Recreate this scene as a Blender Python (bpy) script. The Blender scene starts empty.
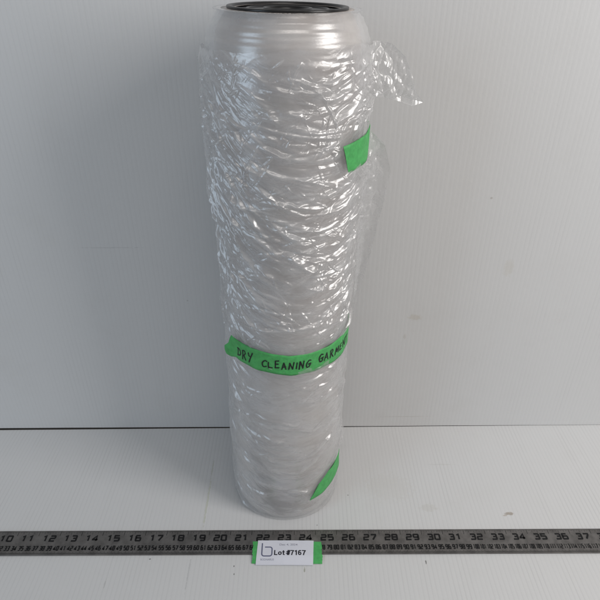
import bpy, math, random
import numpy as np
from mathutils import Vector, Matrix

IN = 0.0254
PI = math.pi
rng = np.random.default_rng(7)
random.seed(7)
S = bpy.context.scene
COL = S.collection

# ------------------------------------------------------------------ helpers
def link(o, parent=None):
    COL.objects.link(o)
    if parent is not None:
        o.parent = parent
    return o

def mesh_obj(name, verts, faces, mat, parent=None, smooth=False):
    """verts in inches"""
    me = bpy.data.meshes.new(name)
    me.from_pydata([tuple(c * IN for c in v) for v in verts], [], faces)
    me.materials.append(mat)
    if smooth:
        me.polygons.foreach_set('use_smooth', [True] * len(me.polygons))
    me.update()
    return link(bpy.data.objects.new(name, me), parent)

def grid_obj(name, P, mat, parent=None, smooth=True, close=False):
    """P: (n, m, 3) array in inches -> quad grid mesh"""
    n, m = P.shape[:2]
    idx = np.arange(n * m).reshape(n, m)
    if close:
        a, b = idx, np.roll(idx, -1, axis=1)
        q = np.stack([a[:-1], b[:-1], b[1:], a[1:]], -1).reshape(-1, 4)
    else:
        q = np.stack([idx[:-1, :-1], idx[:-1, 1:], idx[1:, 1:], idx[1:, :-1]], -1).reshape(-1, 4)
    me = bpy.data.meshes.new(name)
    me.vertices.add(n * m)
    me.vertices.foreach_set('co', (P.reshape(-1) * IN).astype(np.float32))
    me.loops.add(q.size)
    me.loops.foreach_set('vertex_index', q.reshape(-1).astype(np.int32))
    me.polygons.add(len(q))
    me.polygons.foreach_set('loop_start', np.arange(0, q.size, 4, dtype=np.int32))
    me.polygons.foreach_set('use_smooth', np.full(len(q), smooth))
    me.materials.append(mat)
    me.update(calc_edges=True)
    return link(bpy.data.objects.new(name, me), parent)

def tag(o, label=None, cat=None, group=None, kind=None):
    if label: o['label'] = label
    if cat: o['category'] = cat
    if group: o['group'] = group
    if kind: o['kind'] = kind
    return o

def empty(name, loc=(0, 0, 0), rot=(0, 0, 0)):
    o = bpy.data.objects.new(name, None)
    o.empty_display_size = 0.02
    o.location = Vector(loc) * IN
    o.rotation_euler = rot
    return link(o)

# ---- smooth value noise on numpy arrays
def vnoise(x, y, seed=0):
    r = np.random.default_rng(seed)
    T = r.random((256, 256))
    xi = np.floor(x).astype(int); yi = np.floor(y).astype(int)
    fx = x - xi; fy = y - yi
    fx = fx * fx * (3 - 2 * fx); fy = fy * fy * (3 - 2 * fy)
    a = T[xi & 255, yi & 255]; b = T[(xi + 1) & 255, yi & 255]
    c = T[xi & 255, (yi + 1) & 255]; d = T[(xi + 1) & 255, (yi + 1) & 255]
    return (a * (1 - fx) + b * fx) * (1 - fy) + (c * (1 - fx) + d * fx) * fy

def fbm(x, y, seed=0, o=4):
    s = 0; a = 1; t = 0
    for k in range(o):
        s = s + a * vnoise(x * 2 ** k, y * 2 ** k, seed + k); t += a; a *= .5
    return s / t

def worley(x, y, seed=0, soft=False):
    """F1 and F2 cell distances"""
    r = np.random.default_rng(seed)
    JX = r.random((256, 256)); JY = r.random((256, 256))
    xi = np.floor(x).astype(int); yi = np.floor(y).astype(int)
    f1 = np.full(x.shape, 9.0); f2 = np.full(x.shape, 9.0)
    for dx in (-1, 0, 1):
        for dy in (-1, 0, 1):
            cx = xi + dx; cy = yi + dy
            px = cx + JX[cx & 255, cy & 255]; py = cy + JY[cx & 255, cy & 255]
            d = np.hypot(px - x, py - y)
            m = d < f1
            f2 = np.where(m, f1, np.minimum(f2, d)); f1 = np.where(m, d, f1)
    return f1, f2

# ---- flat ribbon strokes laid on any surface: fmap(u, v, h) -> xyz
def smooth_poly(pts, n=6):
    if len(pts) < 3:
        (x0, y0), (x1, y1) = pts[0], pts[-1]
        return [(x0 + (x1 - x0) * i / n, y0 + (y1 - y0) * i / n) for i in range(n + 1)]
    P = [np.array(p, float) for p in pts]
    P = [2 * P[0] - P[1]] + P + [2 * P[-1] - P[-2]]
    out = []
    for i in range(1, len(P) - 2):
        for k in range(n):
            t = k / n
            out.append(tuple(.5 * (2 * P[i] + (P[i + 1] - P[i - 1]) * t + (2 * P[i - 1] - 5 * P[i] + 4 * P[i + 1] - P[i + 2]) * t * t
                                   + (-P[i - 1] + 3 * P[i] - 3 * P[i + 1] + P[i + 2]) * t ** 3)))
    out.append(tuple(P[-2]))
    return out

class Strokes:
    def __init__(self, fmap, h0, dh=.0006):
        self.f = fmap; self.h = h0; self.dh = dh; self.V = []; self.F = []; self.k = 0
    def add(self, pts, w, caps=True, vary=0.0):
        h = self.h + self.dh * (self.k % 9); self.k += 1
        P = np.array(pts, float)
        keep = [0] + [i for i in range(1, len(P)) if np.hypot(*(P[i] - P[i - 1])) > 1e-5]
        P = P[keep]
        if len(P) < 2: return
        D = np.diff(P, axis=0); D /= np.hypot(D[:, 0], D[:, 1])[:, None]
        N = np.stack([-D[:, 1], D[:, 0]], -1)
        n = len(P)
        base = len(self.V)
        rows = []
        if caps:
            rows.append((P[0] - D[0] * w * .42, N[0], w * .25))
        for i in range(n):
            if i == 0: nn = N[0]; s = 1
            elif i == n - 1: nn = N[-1]; s = 1
            else:
                nn = N[i - 1] + N[i]; L = np.hypot(*nn)
                if L < .3: nn = N[i]; s = 1
                else:
                    nn = nn / L; s = min(1.5, 1 / max(.5, float(nn @ N[i])))
            ww = w * .5 * s * (1 + vary * math.sin(i * 1.7 + self.k))
            rows.append((P[i], nn, ww))
        if caps:
            rows.append((P[-1] + D[-1] * w * .42, N[-1], w * .25))
        for p, nn, ww in rows:
            a = p + nn * ww; b = p - nn * ww
            self.V.append(self.f(a[0], a[1], h)); self.V.append(self.f(b[0], b[1], h))
        for i in range(len(rows) - 1):
            q = base + 2 * i
            self.F.append((q, q + 1, q + 3, q + 2))
    def build(self, name, mat, parent):
        o = mesh_obj(name, self.V, self.F, mat, parent)
        return o

# ------------------------------------------------------------------ material helpers
def newmat(name):
    m = bpy.data.materials.new(name); m.use_nodes = True
    nt = m.node_tree; nt.nodes.clear()
    out = nt.nodes.new('ShaderNodeOutputMaterial')
    return m, nt, out

def nd(nt, t, **kw):
    n = nt.nodes.new(t)
    for k, v in kw.items():
        if k in ('operation', 'blend_type', 'data_type', 'noise_dimensions', 'feature', 'wave_type', 'bands_direction', 'interpolation_type'):
            setattr(n, k, v)
        else:
            n.inputs[k].default_value = v
    return n

def math_(nt, op, a, b=None, c=None, clamp=False):
    n = nt.nodes.new('ShaderNodeMath'); n.operation = op; n.use_clamp = clamp
    for i, v in enumerate((a, b, c)):
        if v is None: continue
        if isinstance(v, (int, float)): n.inputs[i].default_value = v
        else: nt.links.new(v, n.inputs[i])
    return n.outputs[0]

def mixc(nt, fac, a, b):
    n = nt.nodes.new('ShaderNodeMix'); n.data_type = 'RGBA'
    for i, v in ((0, fac), (6, a), (7, b)):
        if isinstance(v, (int, float)): n.inputs[i].default_value = v
        elif isinstance(v, tuple): n.inputs[i].default_value = (*v, 1)
        else: nt.links.new(v, n.inputs[i])
    return n.outputs[2]

def noise(nt, vec, scale, detail=3, rough=.5):
    n = nd(nt, 'ShaderNodeTexNoise', Scale=scale, Detail=detail, Roughness=rough)
    nt.links.new(vec, n.inputs['Vector'])
    return n.outputs[0]

def mapping(nt, vec, sc):
    n = nt.nodes.new('ShaderNodeMapping'); n.inputs['Scale'].default_value = sc
    nt.links.new(vec, n.inputs['Vector'])
    return n.outputs[0]

def ramp(nt, v, lo, hi):
    n = nt.nodes.new('ShaderNodeMapRange'); n.interpolation_type = 'SMOOTHSTEP'
    nt.links.new(v, n.inputs[0]); n.inputs[1].default_value = lo; n.inputs[2].default_value = hi
    return n.outputs[0]

def simple(name, col, rough=.5, spec=.5, metal=0, coat=0, nz=0.0, nscale=40, bump=0, bscale=300):
    m, nt, out = newmat(name)
    p = nd(nt, 'ShaderNodeBsdfPrincipled', Roughness=rough, Metallic=metal)
    p.inputs['Specular IOR Level'].default_value = spec
    p.inputs['Coat Weight'].default_value = coat
    tc = nt.nodes.new('ShaderNodeTexCoord')
    v = noise(nt, tc.outputs['Object'], nscale, 4, .6)
    f = ramp(nt, v, .3, .7)
    lo = tuple(c * (1 - nz) for c in col); hi = tuple(min(1, c * (1 + nz)) for c in col)
    nt.links.new(mixc(nt, f, lo, hi), p.inputs['Base Color'])
    if bump:
        b = nd(nt, 'ShaderNodeBump', Strength=1.0, Distance=bump)
        nt.links.new(noise(nt, tc.outputs['Object'], bscale, 3), b.inputs['Height'])
        nt.links.new(b.outputs[0], p.inputs['Normal'])
    nt.links.new(p.outputs[0], out.inputs[0])
    return m

# --- corrugated plastic sheet. axis 'X' is across the flutes; stains = [(a, b, ra, rb, (rgb), strength)], a/b in inches
def sheet_mat(name, col, pitch, bcoord, stains, rib=.07):
    m, nt, out = newmat(name)
    p = nd(nt, 'ShaderNodeBsdfPrincipled', Roughness=.42)
    p.inputs['Specular IOR Level'].default_value = .35
    tc = nt.nodes.new('ShaderNodeTexCoord')
    sep = nt.nodes.new('ShaderNodeSeparateXYZ'); nt.links.new(tc.outputs['Object'], sep.inputs[0])
    X = math_(nt, 'DIVIDE', sep.outputs[0], IN); Y = math_(nt, 'DIVIDE', sep.outputs[bcoord], IN)
    # the ribs between the two skins show through as faint darker lines
    ph = math_(nt, 'ABSOLUTE', math_(nt, 'SUBTRACT', math_(nt, 'FRACT', math_(nt, 'DIVIDE', X, pitch)), .5))
    line = math_(nt, 'SUBTRACT', 1.0, ramp(nt, ph, .03, .22))
    vst = mapping(nt, tc.outputs['Object'], (1, .05, .05) )
    wv = ramp(nt, noise(nt, vst, 60, 2), .3, .7)
    lf = ramp(nt, noise(nt, tc.outputs['Object'], 9, 3), .25, .75)
    line = math_(nt, 'MULTIPLY', line, math_(nt, 'MULTIPLY_ADD', math_(nt, 'MULTIPLY', wv, lf), .9, .25))
    dark = tuple(c * (1 - rib) for c in col)
    c = mixc(nt, line, col, dark)
    # faint handling grime
    g = ramp(nt, noise(nt, tc.outputs['Object'], 14, 6, .65), .5, .8)
    c = mixc(nt, math_(nt, 'MULTIPLY', g, .16), c, (col[0] * .82, col[1] * .80, col[2] * .76))
    g2 = ramp(nt, noise(nt, tc.outputs['Object'], 420, 3, .6), .70, .78)
    c = mixc(nt, math_(nt, 'MULTIPLY', g2, .22), c, (.35, .33, .30))
    br = noise(nt, tc.outputs['Object'], 260, 4, .6)
    for (a, b, ra, rb, rgb, st) in stains:
        da = math_(nt, 'DIVIDE', math_(nt, 'SUBTRACT', X, a), ra); db = math_(nt, 'DIVIDE', math_(nt, 'SUBTRACT', Y, b), rb)
        d = math_(nt, 'SQRT', math_(nt, 'ADD', math_(nt, 'MULTIPLY', da, da), math_(nt, 'MULTIPLY', db, db)))
        d = math_(nt, 'ADD', d, math_(nt, 'MULTIPLY', math_(nt, 'SUBTRACT', br, .5), 2.0))
        k = math_(nt, 'SUBTRACT', 1.0, ramp(nt, d, .55, 1.05))
        c = mixc(nt, math_(nt, 'MULTIPLY', k, st), c, rgb)
    nt.links.new(c, p.inputs['Base Color'])
    b = nd(nt, 'ShaderNodeBump', Strength=1.0, Distance=.00012)
    nt.links.new(noise(nt, tc.outputs['Object'], 170, 4, .6), b.inputs['Height'])
    nt.links.new(b.outputs[0], p.inputs['Normal'])
    nt.links.new(p.outputs[0], out.inputs[0])
    return m

def film_mat(name, haze, tint=(.9, .91, .93), rough=.13, gain=1.0):
    """thin clear polyethylene: mostly see-through, some milk, a glossy skin"""
    m, nt, out = newmat(name)
    tr = nd(nt, 'ShaderNodeBsdfTransparent'); tr.inputs[0].default_value = (.985, .985, .985, 1)
    df = nd(nt, 'ShaderNodeBsdfDiffuse'); df.inputs[0].default_value = (*tint, 1)
    tl = nd(nt, 'ShaderNodeBsdfTranslucent'); tl.inputs[0].default_value = (*tint, 1)
    gl = nd(nt, 'ShaderNodeBsdfGlossy', Roughness=rough); gl.inputs[0].default_value = (1, 1, 1, 1)
    tc = nt.nodes.new('ShaderNodeTexCoord')
    hz = ramp(nt, noise(nt, mapping(nt, tc.outputs['Object'], (1, 1, 1.5)), 40, 3, .5), .3, .75)
    a = nt.nodes.new('ShaderNodeMixShader'); a.inputs[0].default_value = .4
    nt.links.new(df.outputs[0], a.inputs[1]); nt.links.new(tl.outputs[0], a.inputs[2])
    b = nt.nodes.new('ShaderNodeMixShader')
    fa_ = nt.nodes.new('ShaderNodeAttribute'); fa_.attribute_name = 'fold'      # doubled film in the creases is milkier
    nt.links.new(math_(nt, 'ADD', math_(nt, 'MULTIPLY_ADD', hz, haze * .9, haze * .55), math_(nt, 'MULTIPLY', fa_.outputs['Fac'], .45), clamp=True), b.inputs[0])
    nt.links.new(tr.outputs[0], b.inputs[1]); nt.links.new(a.outputs[0], b.inputs[2])
    fr = nt.nodes.new('ShaderNodeLayerWeight'); fr.inputs['Blend'].default_value = .5
    bp = nd(nt, 'ShaderNodeBump', Strength=1.0, Distance=.00010)
    nt.links.new(noise(nt, mapping(nt, tc.outputs['Object'], (1, 1, 1.8)), 520, 3, .55), bp.inputs['Height'])
    for q in (gl, fr): nt.links.new(bp.outputs[0], q.inputs['Normal'])
    e = nt.nodes.new('ShaderNodeMixShader')
    nt.links.new(math_(nt, 'MULTIPLY_ADD', math_(nt, 'POWER', fr.outputs[1], 4.5), .72 * gain, .085 * gain, clamp=True), e.inputs[0])
    nt.links.new(b.outputs[0], e.inputs[1]); nt.links.new(gl.outputs[0], e.inputs[2])
    nt.links.new(e.outputs[0], out.inputs[0])
    return m

# ------------------------------------------------------------------ materials
WHITE = (.66, .665, .67)
m_floor = sheet_mat('floor_plastic', WHITE, .2, 1, [
    (10.25, -2.20, .26, .10, (.30, .25, .19), .7), (10.02, -2.30, .16, .05, (.42, .36, .30), .55),
    (5.68, -4.77, .035, .11, (.10, .095, .09), .8), (-6.8, -4.62, .06, .04, (.08, .08, .08), .8),
    (-2.96, -4.96, .028, .045, (.07, .07, .07), .8), (-2.92, -5.34, .028, .045, (.10, .10, .10), .75),
    (.82, -2.85, .03, .05, (.05, .05, .05), .9), (.2, -5.13, .04, .16, (.24, .25, .17), .6),
    (-4.66, .55, .035, .9, (.42, .44, .34), .45), (-4.64, -1.5, .06, 1.6, (.50, .52, .39), .5), (6.35, -1.85, .5, .25, (.54, .53, .50), .35),
    (2.43, -1.1, .05, .05, (.28, .28, .27), .6), (-8.5, -5.8, .05, .25, (.40, .40, .40), .4),
    (-4.95, -5.3, .035, .9, (.36, .37, .38), .4), (7.6, .9, .8, .05, (.52, .52, .50), .3), (4.6, -.6, 1.4, 1.0, (.60, .59, .57), .35)], rib=.10)
m_wall = sheet_mat('wall_plastic', WHITE, .21, 2, [
    (5.85, 7.58, .40, .20, (.52, .48, .41), .4), (5.46, 6.39, .10, .18, (.50, .48, .44), .35),
    (8.61, 13.98, .06, .06, (.38, .35, .33), .5), (6.0, .75, 1.6, .04, (.50, .49, .47), .4),
    (-9.0, 11.6, 1.6, .03, (.42, .42, .43), .3), (10.1, 10.4, .3, .5, (.56, .53, .46), .25),
    (-5.6, 8.66, .05, .05, (.42, .42, .42), .5)], rib=.05)
m_slot = simple('gap_dark', (.10, .095, .09), .9, .1)
m_film = film_mat('wrinkled_film', .20, rough=.27, gain=1.5)
m_shell = film_mat('film_layers', .24, rough=.26, gain=1.0)
m_flap = film_mat('loose_film', .30, rough=.25, gain=1.4)

def body_mat():
    m, nt, out = newmat('rolled_film')
    p = nd(nt, 'ShaderNodeBsdfPrincipled', Roughness=.36)
    p.inputs['Specular IOR Level'].default_value = .8
    tc = nt.nodes.new('ShaderNodeTexCoord')
    v = noise(nt, mapping(nt, tc.outputs['Object'], (1, 1, 6)), 18, 5, .6)
    v2 = noise(nt, mapping(nt, tc.outputs['Object'], (1, 1, .5)), 11, 3, .5)
    c = mixc(nt, ramp(nt, v, .3, .7), (.60, .535, .50), (.75, .705, .67))
    c = mixc(nt, math_(nt, 'MULTIPLY', ramp(nt, v2, .4, .75), .35), c, (.46, .40, .37))
    nt.links.new(c, p.inputs['Base Color'])
    b = nd(nt, 'ShaderNodeBump', Strength=1.0, Distance=.00035)
    nt.links.new(noise(nt, mapping(nt, tc.outputs['Object'], (1, 1, 5)), 60, 4, .55), b.inputs['Height'])
    nt.links.new(b.outputs[0], p.inputs['Normal'])
    nt.links.new(p.outputs[0], out.inputs[0])
    return m
m_body = body_mat()
m_black = simple('black_plastic', (.012, .012, .013), .32, .5, nz=.3, bump=.0001)
m_tape = simple('green_tape', (.08, .42, .12), .5, .35, nz=.13, nscale=160, bump=.0003, bscale=500)
m_ink = simple('marker_ink', (.012, .012, .016), .45, .4)
m_ruler = simple('dark_metal', (.155, .148, .143), .40, .5, metal=.55, nz=.22, nscale=90, bump=.00004, bscale=700)
m_mark = simple('black_marking', (.008, .008, .009), .5, .3)
m_card = simple('white_card', (.70, .715, .79), .6, .3, nz=.02, bump=.00005)
m_print = simple('black_print', (.02, .02, .03), .6, .3)
m_logo = simple('logo_print', (.12, .13, .21), .6, .3)
m_grey = simple('grey_print', (.30, .31, .38), .6, .3)

# ------------------------------------------------------------------ setting
PITCH = .2
def fluted(n_flutes, pitch):
    ph = np.linspace(0, 1, 7)[:-1]
    xs = []; dz = []
    for k in range(-n_flutes // 2, n_flutes // 2):
        for p in ph:
            xs.append((k + p) * pitch)
            dz.append(-.0016 * (1 - abs(2 * p - 1)) ** .7)      # skins sink a hair between ribs
    return np.array(xs), np.array(dz)

# floor sheet: flutes run away from the camera (along Y)
xs, dz = fluted(220, PITCH)
ys = np.concatenate([np.linspace(-16, 3.665, 40)])
P = np.zeros((len(ys), len(xs), 3))
P[..., 0] = xs[None]; P[..., 1] = ys[:, None] + xs[None] * .0125 * np.clip((ys[:, None] + 16) / 19.6, 0, 1)
P[..., 2] = dz[None] + .012 * (fbm(P[..., 0] * .25 + 50, P[..., 1] * .25 + 50, 3) - .5)
P[..., 2] -= .012
fl = grid_obj('floor', P, m_floor, smooth=False)
tag(fl, 'white corrugated plastic sheet the wrapped roll and ruler stand on', kind='structure')
# table top underneath, seen only as the dark slot at the join
tb = mesh_obj('table_top', [(-22, -16.2, -.95), (22, -16.2, -.95), (22, 5.2, -.95), (-22, 5.2, -.95),
                            (-22, -16.2, -.35), (22, -16.2, -.35), (22, 5.2, -.35), (-22, 5.2, -.35)],
              [(0, 3, 2, 1), (4, 5, 6, 7), (0, 1, 5, 4), (1, 2, 6, 5), (2, 3, 7, 6), (3, 0, 4, 7)], m_slot)
tag(tb, 'dark bench under the white sheet, seen in the gap at the wall', kind='structure')

# upright sheet: flutes run up (along Z); its origin at the join
xs, dz = fluted(212, .21)
zs = np.linspace(0, 29, 40)
P = np.zeros((len(zs), len(xs), 3))
P[..., 0] = xs[None]; P[..., 2] = zs[:, None] + .03 + np.clip(-xs[None] * .0035, -.02, .05)
P[..., 1] = -dz[None] + .05 * (fbm(P[..., 0] * .12 + 9, P[..., 2] * .12 + 9, 21) - .5) + .0 * zs[:, None]
wl = grid_obj('wall', P, m_wall, smooth=False)
wl.location = (0, 3.70 * IN, 0); wl.rotation_euler = (0, 0, math.radians(.60))
tag(wl, 'upright white corrugated plastic sheet behind the roll', kind='structure')

# ------------------------------------------------------------------ the film roll
ROLL = (-.73, 0, 0)
TILT = (0, math.radians(.9), 0)
roll = empty('plastic_film_roll', ROLL, TILT)
tag(roll, 'tall roll of clear dry cleaning film in a crinkled wrapper banded with green tape', 'film roll')

TOPZ = 21.82
def prof(z):
    """outer radius of the rolled film (inches)"""
    return np.interp(z, [0, .15, .6, 4, 9, 14, 18, 20.0, 20.6, 21.05, 21.35, 21.6, TOPZ],
                        [2.47, 2.53, 2.56, 2.57, 2.56, 2.60, 2.68, 2.73, 2.74, 2.74, 2.70, 2.61, 2.44])

# body: stacked film layers
nz_, nx_ = 900, 420
z = np.linspace(0, TOPZ, nz_)[:, None]; th = np.linspace(-PI, PI, nx_, endpoint=False)[None]
r = prof(z) + 0 * th
arc = th * 2.6
ring = (fbm(arc * .12 * np.ones_like(z) + 40, z * 3.2 + 7, 31, 4) - .5)
r = r + ring * .06 * np.clip((z - 19.9) / 1.0, .35, 1.5)
r = r + .035 * (fbm(arc * .5 + 20, z * 1.3 + 5, 41, 3) - .5) * (np.cos(th / 2) ** .5)
for zc, dp in ((21.62, .04), (21.44, .05), (21.2, .035), (21.02, .05), (20.8, .03), (20.55, .05)):    # telescoped layer edges
    zz = zc + .05 * np.sin(th * 1.0 + zc * 9) + .03 * np.sin(3 * th + zc * 5)
    r = r - dp * .8 * (1 - 1 / (1 + np.exp((z - zz) / .022)))
P = np.stack([r * np.sin(th), -r * np.cos(th), z + 0 * th], -1)
# flat annular top, wound layer edges
tops = []
for rr in (2.38, 2.2, 1.9):
    t = np.stack([rr * np.sin(th[0]), -rr * np.cos(th[0]), np.full(nx_, TOPZ + .012)], -1); tops.append(t)
P = np.concatenate([P, np.stack(tops)], 0)
outer = P
Q = P.copy(); Q[:, :, :2] *= np.interp(P[:, 0, 2], [0, 3, 9, 22], [.972, .965, .90, .89])[:, None, None]; Q[:-3, :, 2] *= .999
core = grid_obj('wound_film', Q, m_body, roll, close=True)
Q = P[:-3].copy(); Q[:, :, :2] *= np.interp(Q[:, 0, 2], [0, 3, 9, 22], [.985, .98, .948, .945])[:, None, None]
shell = grid_obj('film_layer', Q, m_shell, core, close=True)
shell = grid_obj('film_layer', P, m_shell, core, close=True)

# black end plug: raised lip, sunk web, hub hole
def lathe(name, pr, mat, parent, n=128):
    t = np.linspace(-PI, PI, n, endpoint=False)
    P = np.array([[(r * math.sin(a), -r * math.cos(a), zz) for a in t] for r, zz in pr])
    return grid_obj(name, P, mat, parent, close=True)
Z = TOPZ
plug = lathe('end_plug', [(1.78, Z - .3), (1.90, Z - .1), (1.93, Z + .01), (1.945, Z + .06), (1.93, Z + .085), (1.88, Z + .09), (1.80, Z + .085), (1.765, Z + .05),
                          (1.75, Z - .02), (1.70, Z - .03), (1.35, Z - .03), (1.32, Z + .02), (1.26, Z + .02), (1.24, Z - .03), (.80, Z - .03), (.78, Z + .03), (.70, Z + .03), (.66, Z - .12), (.65, Z - 1.2)], m_black, roll)

# outer wrapper: crinkled clear film pulled around the roll
ZT = 21.0
nz_, nx_ = 1080, 880
zv = np.linspace(.0, ZT, nz_); tv = np.linspace(-PI, PI, nx_ + 1)
th, z = np.meshgrid(tv, zv)
arc = th * 2.75
front = np.clip((PI - np.abs(th)) / .35, 0, 1)
def wrap_base(th, z):
    b = prof(z) + .07 - .035 * np.clip((z - 19.6) / .8, 0, 1)
    b = b + .10 * np.exp(-((z - 17.8) / 3.2) ** 2) * (.4 + .6 * np.exp(-((th + 1.5) / .8) ** 2))       # baggy upper left
    b = b + .10 * np.exp(-((z - 16.5) / 3.0) ** 2) * np.exp(-((th - 1.5) / .6) ** 2)                    # and upper right
    b = b + .03 * np.exp(-((z - 1.0) / 1.2) ** 2) * np.exp(-((np.abs(th) - 1.3) / .6) ** 2)
    return b
# wrinkle amplitude: strong above, calm below, flattened where tape holds it
amp = .78 + .36 * np.clip((z - 9.0) / 5.0, 0, 1)
amp = amp * (1 - .85 * np.exp(-((z - 9.66) / .55) ** 4))
def patch(a0, a1, z0, z1, s=.25):
    return (1 / (1 + np.exp(-(arc - a0) / s * 4))) * (1 / (1 + np.exp((arc - a1) / s * 4))) * (1 / (1 + np.exp(-(z - z0) / s * 4))) * (1 / (1 + np.exp((z - z1) / s * 4)))
amp = amp * (1 - .85 * patch(1.8, 5.2, 17.1, 18.5)) * (1 - .8 * patch(1.2, 4.4, 1.2, 2.7))
Hm = np.zeros_like(z); Fd = np.zeros_like(z)
# swag field: creases hang like a draped cloth, steeper at the left
wx = arc + .5 * (fbm(arc * .5 + 11, z * .5 + 3, 61) - .5); 
q = z - np.where(wx < .5, .20, .10) * (wx - .5) ** 2 * np.clip(1.5 - np.abs(wx) / 5, .3, 1) + .9 * (fbm(arc * .35 + 1, z * .35 + 8, 71) - .5)
f1, f2 = worley(wx * .55 + 30, q * 1.9 + 30, 81)
Hm += .085 * (f2 - f1) * fbm(arc * .8, z * .8, 83, 2)
f1, f2 = worley(wx * 1.1 + 60, q * 3.3 + 30, 82)
calm = np.clip((z - 7.5) / 5, .22, 1)
Hm += .026 * np.minimum(f2 - f1, .6) * calm
f1, f2 = worley(arc * 2.1 + .8 * fbm(arc, z, 5) + 10, z * 2.6 + 70 + .5 * arc, 84)
Hm += .012 * (f2 - f1) * np.clip((z - 9) / 5, .1, 1)
f1, f2 = worley(wx * 2.6 + 10, q * 7.5 + 40, 86)
Hm += .004 * (f2 - f1) * calm
Hm += .04 * (fbm(wx * .6 + 5, q * 1.6 + 5, 91, 3) - .5)
# sharp individual creases
dzs = zv[1] - zv[0]; das = 2.75 * (tv[1] - tv[0])
def crease(a0, z0, ang, L, w, c, hgt, tent=True, fold=.8):
    R_ = L + .1
    i0 = max(0, int((z0 - R_) / dzs)); i1 = min(nz_, int((z0 + R_) / dzs) + 2)
    j0 = max(0, int((a0 - R_ + PI * 2.75) / das)); j1 = min(nx_ + 1, int((a0 + R_ + PI * 2.75) / das) + 2)
    if i1 - i0 < 2 or j1 - j0 < 2: return
    A = arc[i0:i1, j0:j1] - a0; B = z[i0:i1, j0:j1] - z0
    t = A * math.cos(ang) + B * math.sin(ang); d = -A * math.sin(ang) + B * math.cos(ang) - c * t * t
    e = np.clip(1 - (t / L) ** 2, 0, 1)
    ww = w * (.35 + .65 * e)
    pr = np.clip(1 - np.abs(d) / ww, 0, 1) if tent else np.exp(-(d / ww) ** 2)
    Hm[i0:i1, j0:j1] += hgt * pr * e
    Fd[i0:i1, j0:j1] = np.maximum(Fd[i0:i1, j0:j1], np.sqrt(np.maximum(pr, 0)) * e * min(1, abs(hgt) / .03) * fold)
def swag(a0):
    sl = 2 * (.20 if a0 < .5 else .11) * (a0 - .5)
    return math.atan(float(np.clip(sl, -1.6, 1.1)))
for k in range(800):                                  # broad soft folds
    a0 = rng.uniform(-6.5, 6.5); z0 = rng.uniform(0, ZT)
    if z0 < 9 and rng.random() < .2: continue
    ang = swag(a0) * (.8 if z0 > 9 else .6) + rng.normal(0, .22)
    L = rng.uniform(.35, 1.3); w = rng.uniform(.05, .13)
    crease(a0, z0, ang, L, w, rng.normal(0, .15), w * rng.uniform(.35, .85) * rng.choice([1, 1, -1]), tent=False, fold=.12)
for k in range(4200):                                 # sharp creases
    a0 = rng.uniform(-6.5, 6.5); z0 = rng.uniform(0, ZT)
    if z0 < 9.6 and rng.random() < .6: continue
    if rng.random() < (.5 if z0 > 16.5 else .2):
        ang = rng.choice([-1, 1]) * rng.uniform(.3, 1.35)
    else:
        ang = swag(a0) + rng.normal(0, .25)
    L = float(np.clip(rng.lognormal(-1.35, .65), .10, 1.2)); w = rng.uniform(.018, .055) * (.8 + L)
    crease(a0, z0, ang, L, w, rng.normal(0, .2 / max(L, .3)), rng.uniform(.35, 1) * w * .66 * rng.choice([1, 1, -.7]),
           fold=rng.choice([.0, .15, .7]))
for k in range(70):                                   # long pulled drapes across the upper two thirds
    a0 = rng.uniform(-3.6, 3.4); z0 = rng.uniform(10.6, 19.2)
    ang = swag(a0) * 1.1 + rng.normal(0, .16); L = rng.uniform(.9, 2.0)
    crease(a0, z0, ang, L, rng.uniform(.05, .09), rng.uniform(0, .14), rng.uniform(.03, .065), tent=False, fold=rng.uniform(.3, .7))
for k in range(16):                                   # slack sideways folds lower down
    crease(rng.uniform(-3.4, 3.4), rng.uniform(.8, 8.8), rng.normal(0, .22), rng.uniform(.6, 1.4), rng.uniform(.07, .13), rng.uniform(0, .15), rng.uniform(.04, .08), tent=False, fold=.35)
# a few long drapes read clearly on the real wrapper: (arc, z, angle deg, half length, width, curve, height)
for a0, z0, an, L, w, c, h in ((-2.6, 16.2, -58, 1.5, .075, .18, .075), (-2.2, 15.6, -42, 1.2, .08, .35, .08), (-3.0, 14.6, -62, 1.3, .07, .12, .07),
                               (-2.0, 18.6, -50, 1.1, .07, .15, .07), (-.6, 16.6, -40, 1.5, .09, .12, .09), (.1, 15.2, -33, 1.0, .10, .15, .10),
                               (-.9, 15.0, -48, 1.4, .09, .10, .06), (.6, 14.0, -38, .9, .11, .2, .11), (-1.4, 14.0, -52, 1.6, .09, .12, .07),
                               (1.6, 16.6, 18, 1.1, .10, .15, .08), (1.9, 16.0, 24, 1.1, .09, .12, .08), (2.2, 19.2, 35, 1.0, .10, .2, .09), (1.6, 19.6, 10, .8, .09, .5, .09),
                               (2.0, 13.6, 14, 1.0, .10, .1, .07), (1.3, 12.9, 20, .8, .09, .1, .07), (-1.0, 12.6, -35, 1.4, .10, .1, .07), (-2.4, 12.0, -55, 1.2, .08, .1, .06),
                               (1.9, 4.7, 33, 1.1, .10, .05, .09), (1.2, 3.7, 30, 1.0, .10, .08, .09), (-1.8, 5.2, -30, 1.3, .09, .12, .07), (.2, 3.4, -8, 1.2, .10, .1, .06),
                               (2.2, 7.6, 38, .9, .09, .05, .07), (-.4, 6.2, 6, 1.3, .12, .05, .06), (-2.6, 7.2, -50, 1.1, .08, .1, .06)):
    crease(a0, z0, math.radians(an), L, w * 1.1, c, h * 1.0, tent=False, fold=.6)
edge_fade = np.clip((ZT - z) / .4, .3, 1)
Hs = Hm * amp * front * edge_fade * 1.05
Rw = wrap_base(th, z) + Hs
floor_r = prof(z) + .055 + .012 * np.tanh((Hs + .02) * 20)
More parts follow.
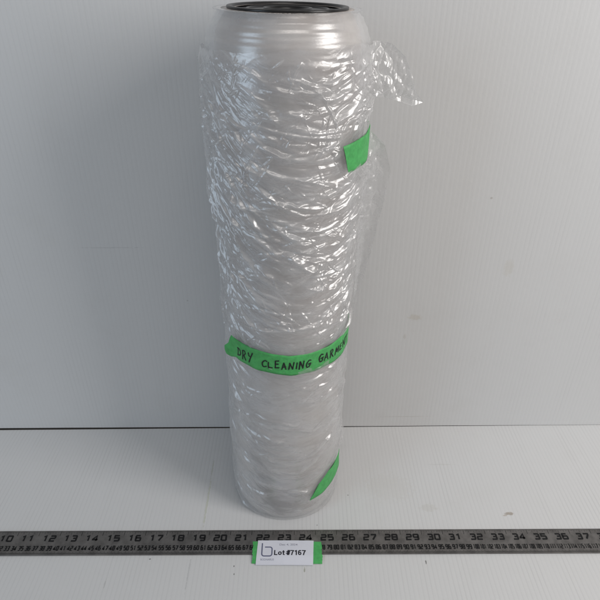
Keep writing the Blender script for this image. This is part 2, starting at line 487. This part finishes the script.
Rw = np.where(Rw < floor_r + .03, floor_r + .03 * np.exp((Rw - floor_r - .03) / .03), Rw)
zz = z.copy()
top_edge = 20.84 + .22 * np.sin(th * 1.3 + .6) * np.cos(th * .5) + .09 * (fbm(arc * 1.4 + 3, arc * 0 + 2, 101) - .5) * 4
top_edge = np.minimum(top_edge, 21.05); top_edge[:, -1] = top_edge[:, 0]
zz = np.where(z > 18.5, 18.5 + (z - 18.5) * (top_edge - 18.5) / (ZT - 18.5), z)
Rw = np.where(zz < .25, Rw + .05 * (1 - zz / .25) * fbm(arc * 2, z * 0, 103) * 1.0, Rw)
P = np.stack([Rw * np.sin(th), -Rw * np.cos(th), np.maximum(zz, .004)], -1)
wrap = grid_obj('plastic_wrapper', P, m_film, roll)
at = wrap.data.attributes.new('fold', 'FLOAT', 'POINT')
at.data.foreach_set('value', (Fd * np.clip(amp, 0, 1)).astype(np.float32).reshape(-1))
tag(wrap, 'crinkled clear wrapper with glossy creases')

# loose film standing away at the right
def flap(name, z0, z1, reach, droop, th0, sheet_seed, nu=170, nv=260, back=.35, crk=.05):
    v = np.linspace(0, 1, nv)[:, None]; u = np.linspace(0, 1, nu)[None]
    zc = z0 + (z1 - z0) * v
    R0 = 2.78
    e = reach(v)                                     # how far the free edge stands off, inches
    t0 = th0
    x0 = R0 * math.sin(t0); y0 = -R0 * math.cos(t0)
    dirx, diry = math.cos(t0) * .0 + .96, .28
    x = x0 + dirx * e * u; y = y0 + diry * e * u + back * np.sin(PI * u) * .5
    zz = zc + droop(v) * u ** 1.3
    a = u * np.maximum(e, .05) * np.ones_like(v); b = zc * np.ones_like(u)
    f1, f2 = worley(a * 2.2 + 10 + .6 * b, b * 1.6 + 10, sheet_seed)
    g1, g2 = worley(a * 4.5 + 30, b * 3.1 + 20 - a * 2, sheet_seed + 1)
    d = crk * ((f2 - f1) * 1.6 + .6 * (g2 - g1)) * (1 - .75 * u ** 3) + .12 * (fbm(a * 1.1 + 4, b * .9 + 4, sheet_seed + 2) - .5)
    x = x + d * .45 * np.clip(u * 3, 0, 1); y = y - d * 1.3
    P = np.stack([x * np.ones_like(v), y * np.ones_like(v), zz * np.ones_like(u)], -1)
    o = grid_obj(name, P, m_flap, wrap)
    fo = np.clip((u - .965) / .03, 0, 1) * .8 + np.clip((np.abs(v - .5) - .49) / .008, 0, 1) * .6
    fo = fo + .55 * np.clip(.06 - np.abs((g2 - g1) - .10), 0, 1) / .06 * (fbm(a * 2 + 9, b * 2, 17) > .52)
    at_ = o.data.attributes.new('fold', 'FLOAT', 'POINT')
    at_.data.foreach_set('value', np.clip(fo, 0, 1).astype(np.float32).reshape(-1))
    return o
fa = flap('film_flap', 19.35, 21.0, lambda v: np.interp(v, [0, .05, .2, .5, .8, 1], [1.6, 2.05, 1.75, 1.5, 1.2, .7]), lambda v: -.30 * (1 - v) - .1, math.radians(76), 201, crk=.06)
tag(fa, 'short gathered flap of loose film sticking out at the upper right')
fb = flap('film_flap', 10.7, 18.3, lambda v: .95 * np.clip(np.interp(v, [0, .2, .45, .68, .80, .93, 1], [.05, .35, .70, 1.0, 1.15, .8, .15]), 0, 2), lambda v: -.15 + 0 * v, math.radians(80), 211, crk=.03)
tag(fb, 'long faint fold of loose film down the right side')

# ---- tape: conforms to the wrapper's smoothed surface
def tape_r(a, zz, extra=0):
    t = a / 2.75
    b = wrap_base(np.array(t), np.array(zz))
    return float(b) + .024 + extra + .008 * math.sin(a * 3.1 + zz * 2) + .008 * math.sin(a * 7.3 - zz * 5)
def on_roll(a, zz, h):
    r = tape_r(a, zz, h); t = a / 2.75
    return (r * math.sin(t), -r * math.cos(t), zz)
def tape_strip(low, high, n=160, m=10, fm=on_roll, name='tape_strip', thick=.006):
    """low/high: functions a(u), z(u) of the two long edges"""
    P = np.zeros((m + 3, n + 1, 3))
    for j in range(n + 1):
        u = j / n
        (a0, z0), (a1, z1) = low(u), high(u)
        for i in range(m + 1):
            s = i / m
            P[i + 1, j] = fm(a0 + (a1 - a0) * s, z0 + (z1 - z0) * s, thick)
        P[0, j] = fm(a0, z0, -.02); P[m + 2, j] = fm(a1, z1, -.02)
    return grid_obj(name, P, m_tape, roll)
def pl(pts):
    xs_ = [p[0] for p in pts]
    L = np.concatenate([[0], np.cumsum([math.hypot(pts[i + 1][0] - pts[i][0], pts[i + 1][1] - pts[i][1]) for i in range(len(pts) - 1)])])
    L /= L[-1]
    return lambda u: (float(np.interp(u, L, [p[0] for p in pts])), float(np.interp(u, L, [p[1] for p in pts])))
K = 2.75 / 2.72
# the lettered band, its left end crumpled and lifting off
lo = pl([(-2.98, 9.07), (-2.75, 9.05), (-2.4, 9.21), (-1.6, 9.17), (-.8, 9.13), (.2, 9.05), (1.3, 9.09), (2.8, 9.13), (4.8, 9.17)])
hi = pl([(-3.08, 9.47), (-2.85, 9.73), (-2.68, 10.17), (-1.95, 10.15), (-1.0, 10.11), (.2, 10.02), (1.3, 10.05), (2.6, 10.12), (4.8, 10.17)])
def on_roll_loose(a, zz, h):
    lift = .32 * max(0, (-2.55 - a) / .8) ** 1.3 + .03 * math.sin(zz * 9) * max(0, -2.3 - a)
    r = tape_r(a, zz, h) + lift + .012 * math.sin(a * 5.1 + 1) * max(0, math.sin(zz * 3.0)); t = a / 2.75
    return (r * math.sin(t), -r * math.cos(t), zz)
band = tape_strip(lo, hi, fm=on_roll_loose, n=260)
tag(band, 'green tape band hand lettered in black marker')
t2 = tape_strip(pl([(2.28, 17.11), (3.1, 17.17), (4.2, 17.27), (4.7, 17.31)]), pl([(1.95, 18.06), (3.0, 18.18), (4.2, 18.27), (4.75, 18.31)]), n=100)
tag(t2, 'blank green tape piece at the upper right of the roll')
t3 = tape_strip(pl([(1.24, 1.20), (1.72, 1.27), (2.2, 1.33), (2.6, 1.40), (2.98, 1.55), (3.9, 1.60)]), pl([(1.26, 1.22), (1.73, 2.02), (2.0, 2.20), (2.42, 2.46), (3.0, 2.56), (3.9, 2.60)]), n=100)
tag(t3, 'pointed green tape piece low on the right of the roll')

G = {   # hand printed capitals, unit boxes
 'D': [[(.12, .95), (.16, .5), (.10, .02)], [(.0, .90), (.45, .85), (.80, .55), (.62, .18), (.05, .02)]],
 'R': [[(.12, .92), (.14, .45), (.08, .0)], [(.02, .86), (.5, .98), (.68, .72), (.4, .50), (.15, .46)], [(.32, .48), (.75, .02)]],
 'Y': [[(.02, .92), (.18, .58), (.42, .55)], [(.78, .98), (.45, .45), (.15, -.12)]],
 'C': [[(.85, .84), (.5, .95), (.12, .62), (.12, .25), (.45, .02), (.88, .14)]],
 'L': [[(.10, .92), (.08, .45), (.10, .06)], [(.10, .06), (.45, .08), (.78, .12)]],
 'E': [[(.15, .90), (.12, .05)], [(.12, .92), (.70, .96)], [(.14, .50), (.62, .55)], [(.10, .04), (.74, .10)]],
 'A': [[(.02, .0), (.42, .98)], [(.42, .98), (.80, .02)], [(.14, .34), (.70, .38)]],
 'N': [[(.06, .0), (.14, .95)], [(.14, .95), (.72, .06)], [(.72, .06), (.84, 1.02)]],
 'I': [[(.30, .92), (.22, .04)]],
 'G': [[(.80, .88), (.42, .92), (.08, .52), (.30, .06), (.72, .12), (.80, .46)], [(.42, .44), (.92, .50)]],
 'M': [[(.02, .0), (.16, .92)], [(.16, .92), (.42, .30)], [(.42, .30), (.72, .95)], [(.72, .95), (.86, .04)]],
 'T': [[(.45, .92), (.42, .0)], [(.02, .88), (.92, .98)]],
}
st = Strokes(on_roll, .016, .0008)
def write(text, a0, a1, zb, hgt, wts=None, rise=0):
    n = len(text); ws = [({'I': .45, 'M': 1.15}).get(c, 1.0) for c in text]; tot = sum(ws); x = a0
    for i, c in enumerate(text):
        w = (a1 - a0) * ws[i] / tot
        yb = zb + rise * (x - a0) + random.uniform(-.03, .03); hh = hgt * random.uniform(.9, 1.12); slant = random.uniform(-.02, .16)
        for s in G[c]:
            pts = [(x + p[0] * w * .82 + slant * p[1] * hh + random.uniform(-.008, .008), yb + random.uniform(-.008, .008) + p[1] * hh) for p in s]
            dense = smooth_poly(pts, 5)
            st.add(dense, random.uniform(.046, .058), vary=.12)
        x += w
write('DRY', -2.28, -1.30, 9.42, .44, rise=-.02)
write('CLEANING', -1.0, 1.12, 9.38, .35, rise=.0)
write('GARMENT', 1.42, 3.55, 9.44, .36, rise=.02)
tx = st.build('handwriting', m_ink, band)

# ------------------------------------------------------------------ ruler
RU = empty('ruler', (0, -3.80, .0), (0, 0, math.radians(.28)))
tag(RU, 'long dark metal ruler lying flat in front of the roll', 'ruler')
W0, W1, RT = -.61, .64, .07
X0, X1 = -22.0, 22.0
pr = [(W0, .004), (W0 + .0, RT - .012), (W0 + .012, RT), (W1 - .012, RT), (W1, RT - .012), (W1, .004)]
V = [(x, y, zq) for x in (X0, X1) for (y, zq) in pr]; n = len(pr)
F = [(i, i + n, (i + 1) % n + n, (i + 1) % n) for i in range(n)] + [tuple(range(n)), tuple(reversed(range(n, 2 * n)))]
mesh_obj('blade', V, [tuple(reversed(f)) for f in F], m_ruler, RU)
flat = lambda x, y, h: (x, y, RT + h)
def inch_x(k): return k - 23.27
tk = Strokes(flat, .0012, .0)
for i in range(2 * 16, 46 * 16):
    k = i / 16; L = .26 if i % 16 == 0 else .20 if i % 8 == 0 else .15 if i % 4 == 0 else .11 if i % 2 == 0 else .08
    x = inch_x(k)
    if X0 + .1 < x < X1 - .1:
        tk.add([(x, W1 - .015), (x, W1 - .015 - L)], .014 if i % 16 else .022, caps=False)
i = 0; u = .3226
for i in range(-900, 900):
    x = 8.15 + i * u / 10; L = .15 if i % 10 == 0 else .12 if i % 5 == 0 else .085
    if X0 + .1 < x < X1 - .1:
        tk.add([(x, W0 + .015), (x, W0 + .015 + L)], .012, caps=False)
tk.build('scale_ticks', m_mark, RU)
SQ = {  # square technical numerals
 '0': [[(.1, .0), (.9, .0), (1, .1), (1, .9), (.9, 1), (.1, 1), (0, .9), (0, .1), (.1, 0)]],
 '1': [[(.12, .82), (.55, 1), (.55, 0)]],
 '2': [[(0, .98), (.9, 1), (1, .9), (1, .62), (.9, .52), (.1, .50), (0, .40), (0, 0), (1, 0)]],
 '3': [[(.02, 1), (.9, 1), (1, .9), (1, .1), (.9, 0), (0, 0)], [(.3, .52), (.97, .52)]],
 '4': [[(.72, 0), (.72, 1), (0, .34), (0, .26), (1.05, .26)]],
 '5': [[(1, 1), (.02, 1), (.02, .56), (.9, .56), (1, .46), (1, .1), (.9, 0), (0, 0)]],
 '6': [[(.9, 1), (.1, 1), (0, .9), (0, .1), (.1, 0), (.9, 0), (1, .1), (1, .46), (.9, .56), (.02, .56)]],
 '7': [[(0, 1), (1, 1), (1, .8), (.38, 0)]],
 '8': [[(.1, 0), (.9, 0), (1, .1), (1, .9), (.9, 1), (.1, 1), (0, .9), (0, .1), (.1, 0)], [(.03, .52), (.97, .52)]],
 '9': [[(.97, .46), (.1, .46), (0, .56), (0, .9), (.1, 1), (.9, 1), (1, .9), (1, .1), (.9, 0), (.08, 0)]],
}
def numerals(stk, text, xc, y0, w, h, gap, lw, lean=0):
    tot = len(text) * w + (len(text) - 1) * gap; x = xc - tot / 2
    for c in text:
        for s in SQ[c]:
            stk.add([(x + p[0] * w + lean * p[1] * h, y0 + p[1] * h) for p in s], lw, caps=False)
        x += w + gap
nb = Strokes(flat, .0016, .0005)
for k in range(3, 46):
    x = inch_x(k) - .46
    if X0 + .4 < x < X1 - .4:
        numerals(nb, str(k), x, .095, .215, .265, .115, .086)
nb.build('inch_numbers', m_mark, RU)
sn = Strokes(flat, .0016, .0005)
for k in range(8, 142):
    x = 8.15 + (k - 100) * u - .02
    if X0 + .3 < x < X1 - .3:
        tx_ = str(k)
        w = .082 if len(tx_) < 3 else .058
        numerals(sn, tx_, x, -.38, w, .2, .05 if len(tx_) < 3 else .035, .056 if len(tx_) < 3 else .046)
sn.build('small_numbers', m_mark, RU)

# ------------------------------------------------------------------ lot card taped over ruler and floor
LT = empty('lot_card', (-.68, -4.30, 0), (0, 0, math.radians(-.3)))
tag(LT, 'white printed lot card on green tape stuck across the ruler edge', 'label')
EDGE = -.10        # ruler's near edge in card space
def bend(x, y, h):
    """height of paper bridging from the ruler top down to the floor"""
    top = RT + .010
    if y > EDGE - .03: zc = top
    else:
        t = min(1, (EDGE - .03 - y) / .55); t = t * t * (3 - 2 * t); zc = top + (.012 - top) * t
    return (x, y, zc + h + .006 * math.sin(x * 2.3 + 1))
def sheet(name, x0, x1, y0, y1, h, th_, mat, parent, jag=0, n=40, m=40, sk=0):
    P = np.zeros((m + 3, n + 3, 3))
    for i in range(m + 3):
        for j in range(n + 3):
            ii = min(max(i - 1, 0), m); jj = min(max(j - 1, 0), n)
            y = y0 + (y1 - y0) * ii / m
            x = x0 + (x1 - x0) * jj / n
            e = jag * (fbm(np.array(y * 9.0 + 5), np.array(h * 100 + 3.0), 7) - .5) * (1 if jj == 0 or jj == n else 0)
            edge = i in (0, m + 2) or j in (0, n + 2)
            P[i, j] = bend(x + float(e) + sk * (y - y0), y, h + (0 if edge else th_))
    return grid_obj(name, P, mat, parent, smooth=False)
ts = sheet('tape_strip', -1.47, 1.70, -.56, .50, .0, .010, m_tape, LT, jag=.10, sk=-.03)
cd = sheet('card', -1.31, 1.27, -.64, .545, .014, .014, m_card, LT, sk=.035)
cf = lambda x, y, h: bend(x, y, .031 + h)
lg = Strokes(cf, .0012, .0004)
def rr(x0, y0, x1, y1, r_, skip=0):
    pts = []
    for (cx, cy, a0) in ((x0 + r_, y0 + r_, 180), (x1 - r_, y0 + r_, 270), (x1 - r_, y1 - r_, 0)):
        for k in range(6):
            a = math.radians(a0 + 90 * k / 5); pts.append((cx + r_ * math.cos(a), cy + r_ * math.sin(a)))
    return pts
bx0, bx1, by0, by1 = -1.06, -.60, -.24, .20
lg.add([(bx0, .40), (bx0, .3), (bx0, .2), (bx0, .1), (bx0, .0), (bx0, -.08)] + rr(bx0, by0, bx1, by1, .10) + [(bx0 + .13, by1)], .052, caps=False)
logo = lg.build('logo', m_logo, cd)

def text_mesh(name, txt, x, y, height, width, mat, parent, bold=0, h=.0015):
    cu = bpy.data.curves.new(name, 'FONT'); cu.body = txt; cu.size = 1; cu.offset = bold; cu.resolution_u = 3
    ob = bpy.data.objects.new(name, cu); COL.objects.link(ob)
    dg = bpy.context.evaluated_depsgraph_get(); me = bpy.data.meshes.new_from_object(ob.evaluated_get(dg))
    bpy.data.objects.remove(ob)
    co = np.array([v.co[:] for v in me.vertices]); mn = co.min(0); mx = co.max(0)
    for v, c in zip(me.vertices, co):
        px = x + (c[0] - mn[0]) / (mx[0] - mn[0]) * width; py = y + (c[1] - mn[1]) / (mx[1] - mn[1]) * height
        v.co = Vector(cf(px, py, h)) * IN
    me.materials.clear(); me.materials.append(mat)
    return link(bpy.data.objects.new(name, me), parent)
ln = Strokes(cf, .0012, .0004)
def ell(cx, cy, rx, ry, a0=0, a1=360, n=16):
    return [(cx + rx * math.cos(math.radians(a0 + (a1 - a0) * k / n)), cy + ry * math.sin(math.radians(a0 + (a1 - a0) * k / n))) for k in range(n + 1)]
def lot_text(x, y, h, lw):
    e = lw / 2
    def put(w, strokes):
        nonlocal x
        for s_ in strokes:
            q_ = []
            for (ax, ay), (bx, by) in zip(s_[:-1], s_[1:]):
                m_ = max(1, int(math.hypot(bx - ax, by - ay) / .03))
                q_ += [(ax + (bx - ax) * k / m_, ay + (by - ay) * k / m_) for k in range(m_)]
            ln.add([(x + px, y + py) for px, py in q_ + [s_[-1]]], lw, caps=False)
        x += w
    H_ = h
    put(.155, [[(e, H_), (e, e), ], [(0, e), (.135, e)]])
    put(.175, [ell(.078, .092, .054, .066)])
    put(.150, [[(.045, .235), (.045, .045), (.06, e), (.095, e)], [(.0, .155), (.095, .155)]])
    put(.165, [[(.055, 0), (.085, H_)], [(.105, 0), (.135, H_)], [(.0, .085), (.15, .085)], [(.01, .165), (.165, .165)]])
    seven = [[(.0, H_ - e), (.135, H_ - e), (.085, .12), (.06, 0)]]
    six = [ell(.072, .085, .047, .06), [(.122, .205), (.10, H_ - e), (.06, H_ - e), (.03, .19), (.025, .10)]]
    one = [[(.085, 0), (.085, H_), ], [(.025, .18), (.085, .235)]]
    put(.163, seven); put(.150, one); put(.160, six); put(.16, seven)
    return x
x_end = lot_text(0, 0, .25, .046)
ln = Strokes(lambda a, b, h: cf(-.50 + a * 1.43 / 1.26, -.20 + b, h), .0012, .0004)
lot_text(0, 0, .25, .046)
ln.build('lot_number', m_print, cd)
text_mesh('date_text', 'Dec 4, 2024', -.26, .26, .12, .82, m_grey, cd, bold=.004)
text_mesh('company_text', 'BODNARUS', -1.10, -.44, .085, .60, m_grey, cd, bold=.004)

# ------------------------------------------------------------------ camera
H, D = 23.2, 19.85
cam = bpy.data.cameras.new('camera'); cam.sensor_width = 36; cam.sensor_fit = 'HORIZONTAL'
cam.lens = 555 / 600 * 36; cam.clip_start = .01; cam.clip_end = 50
co = bpy.data.objects.new('camera', cam); COL.objects.link(co)
co.location = Vector((0, -D, H)) * IN
co.rotation_euler = (math.radians(90 - 31.7), 0, 0)
S.camera = co

# ------------------------------------------------------------------ light: room lamps and a window
def area(name, loc, aim, sx, sy, power, col):
    l = bpy.data.lights.new(name, 'AREA'); l.shape = 'RECTANGLE'; l.size = sx * IN; l.size_y = sy * IN
    l.energy = power; l.color = col
    o = bpy.data.objects.new(name, l); COL.objects.link(o)
    o.location = Vector(loc) * IN
    d = (Vector(aim) - Vector(loc)); o.rotation_euler = d.to_track_quat('-Z', 'Y').to_euler()
    return o
area('warm_lamp', (38, -21, 35), (0, 0, 11), 18, 30, 8.9, (1, .965, .935))
area('window_light', (-46, -34, 26), (0, 0, 10), 22, 50, 4.9, (.66, .83, 1))
area('ceiling_lamp', (8, -30, 80), (0, 0, 5), 34, 9, 3.3, (1, .95, .90))
w = bpy.data.worlds.new('World'); S.world = w; w.use_nodes = True
w.node_tree.nodes['Background'].inputs[0].default_value = (1, .955, .915, 1)
w.node_tree.nodes['Background'].inputs[1].default_value = .17

S.view_settings.view_transform = 'Standard'; S.view_settings.look = 'None'
S.view_settings.exposure = .15; S.view_settings.gamma = 1
S.cycles.max_bounces = 14; S.cycles.transparent_max_bounces = 24
S.cycles.use_denoising = True
S.cycles.caustics_reflective = False; S.cycles.caustics_refractive = False
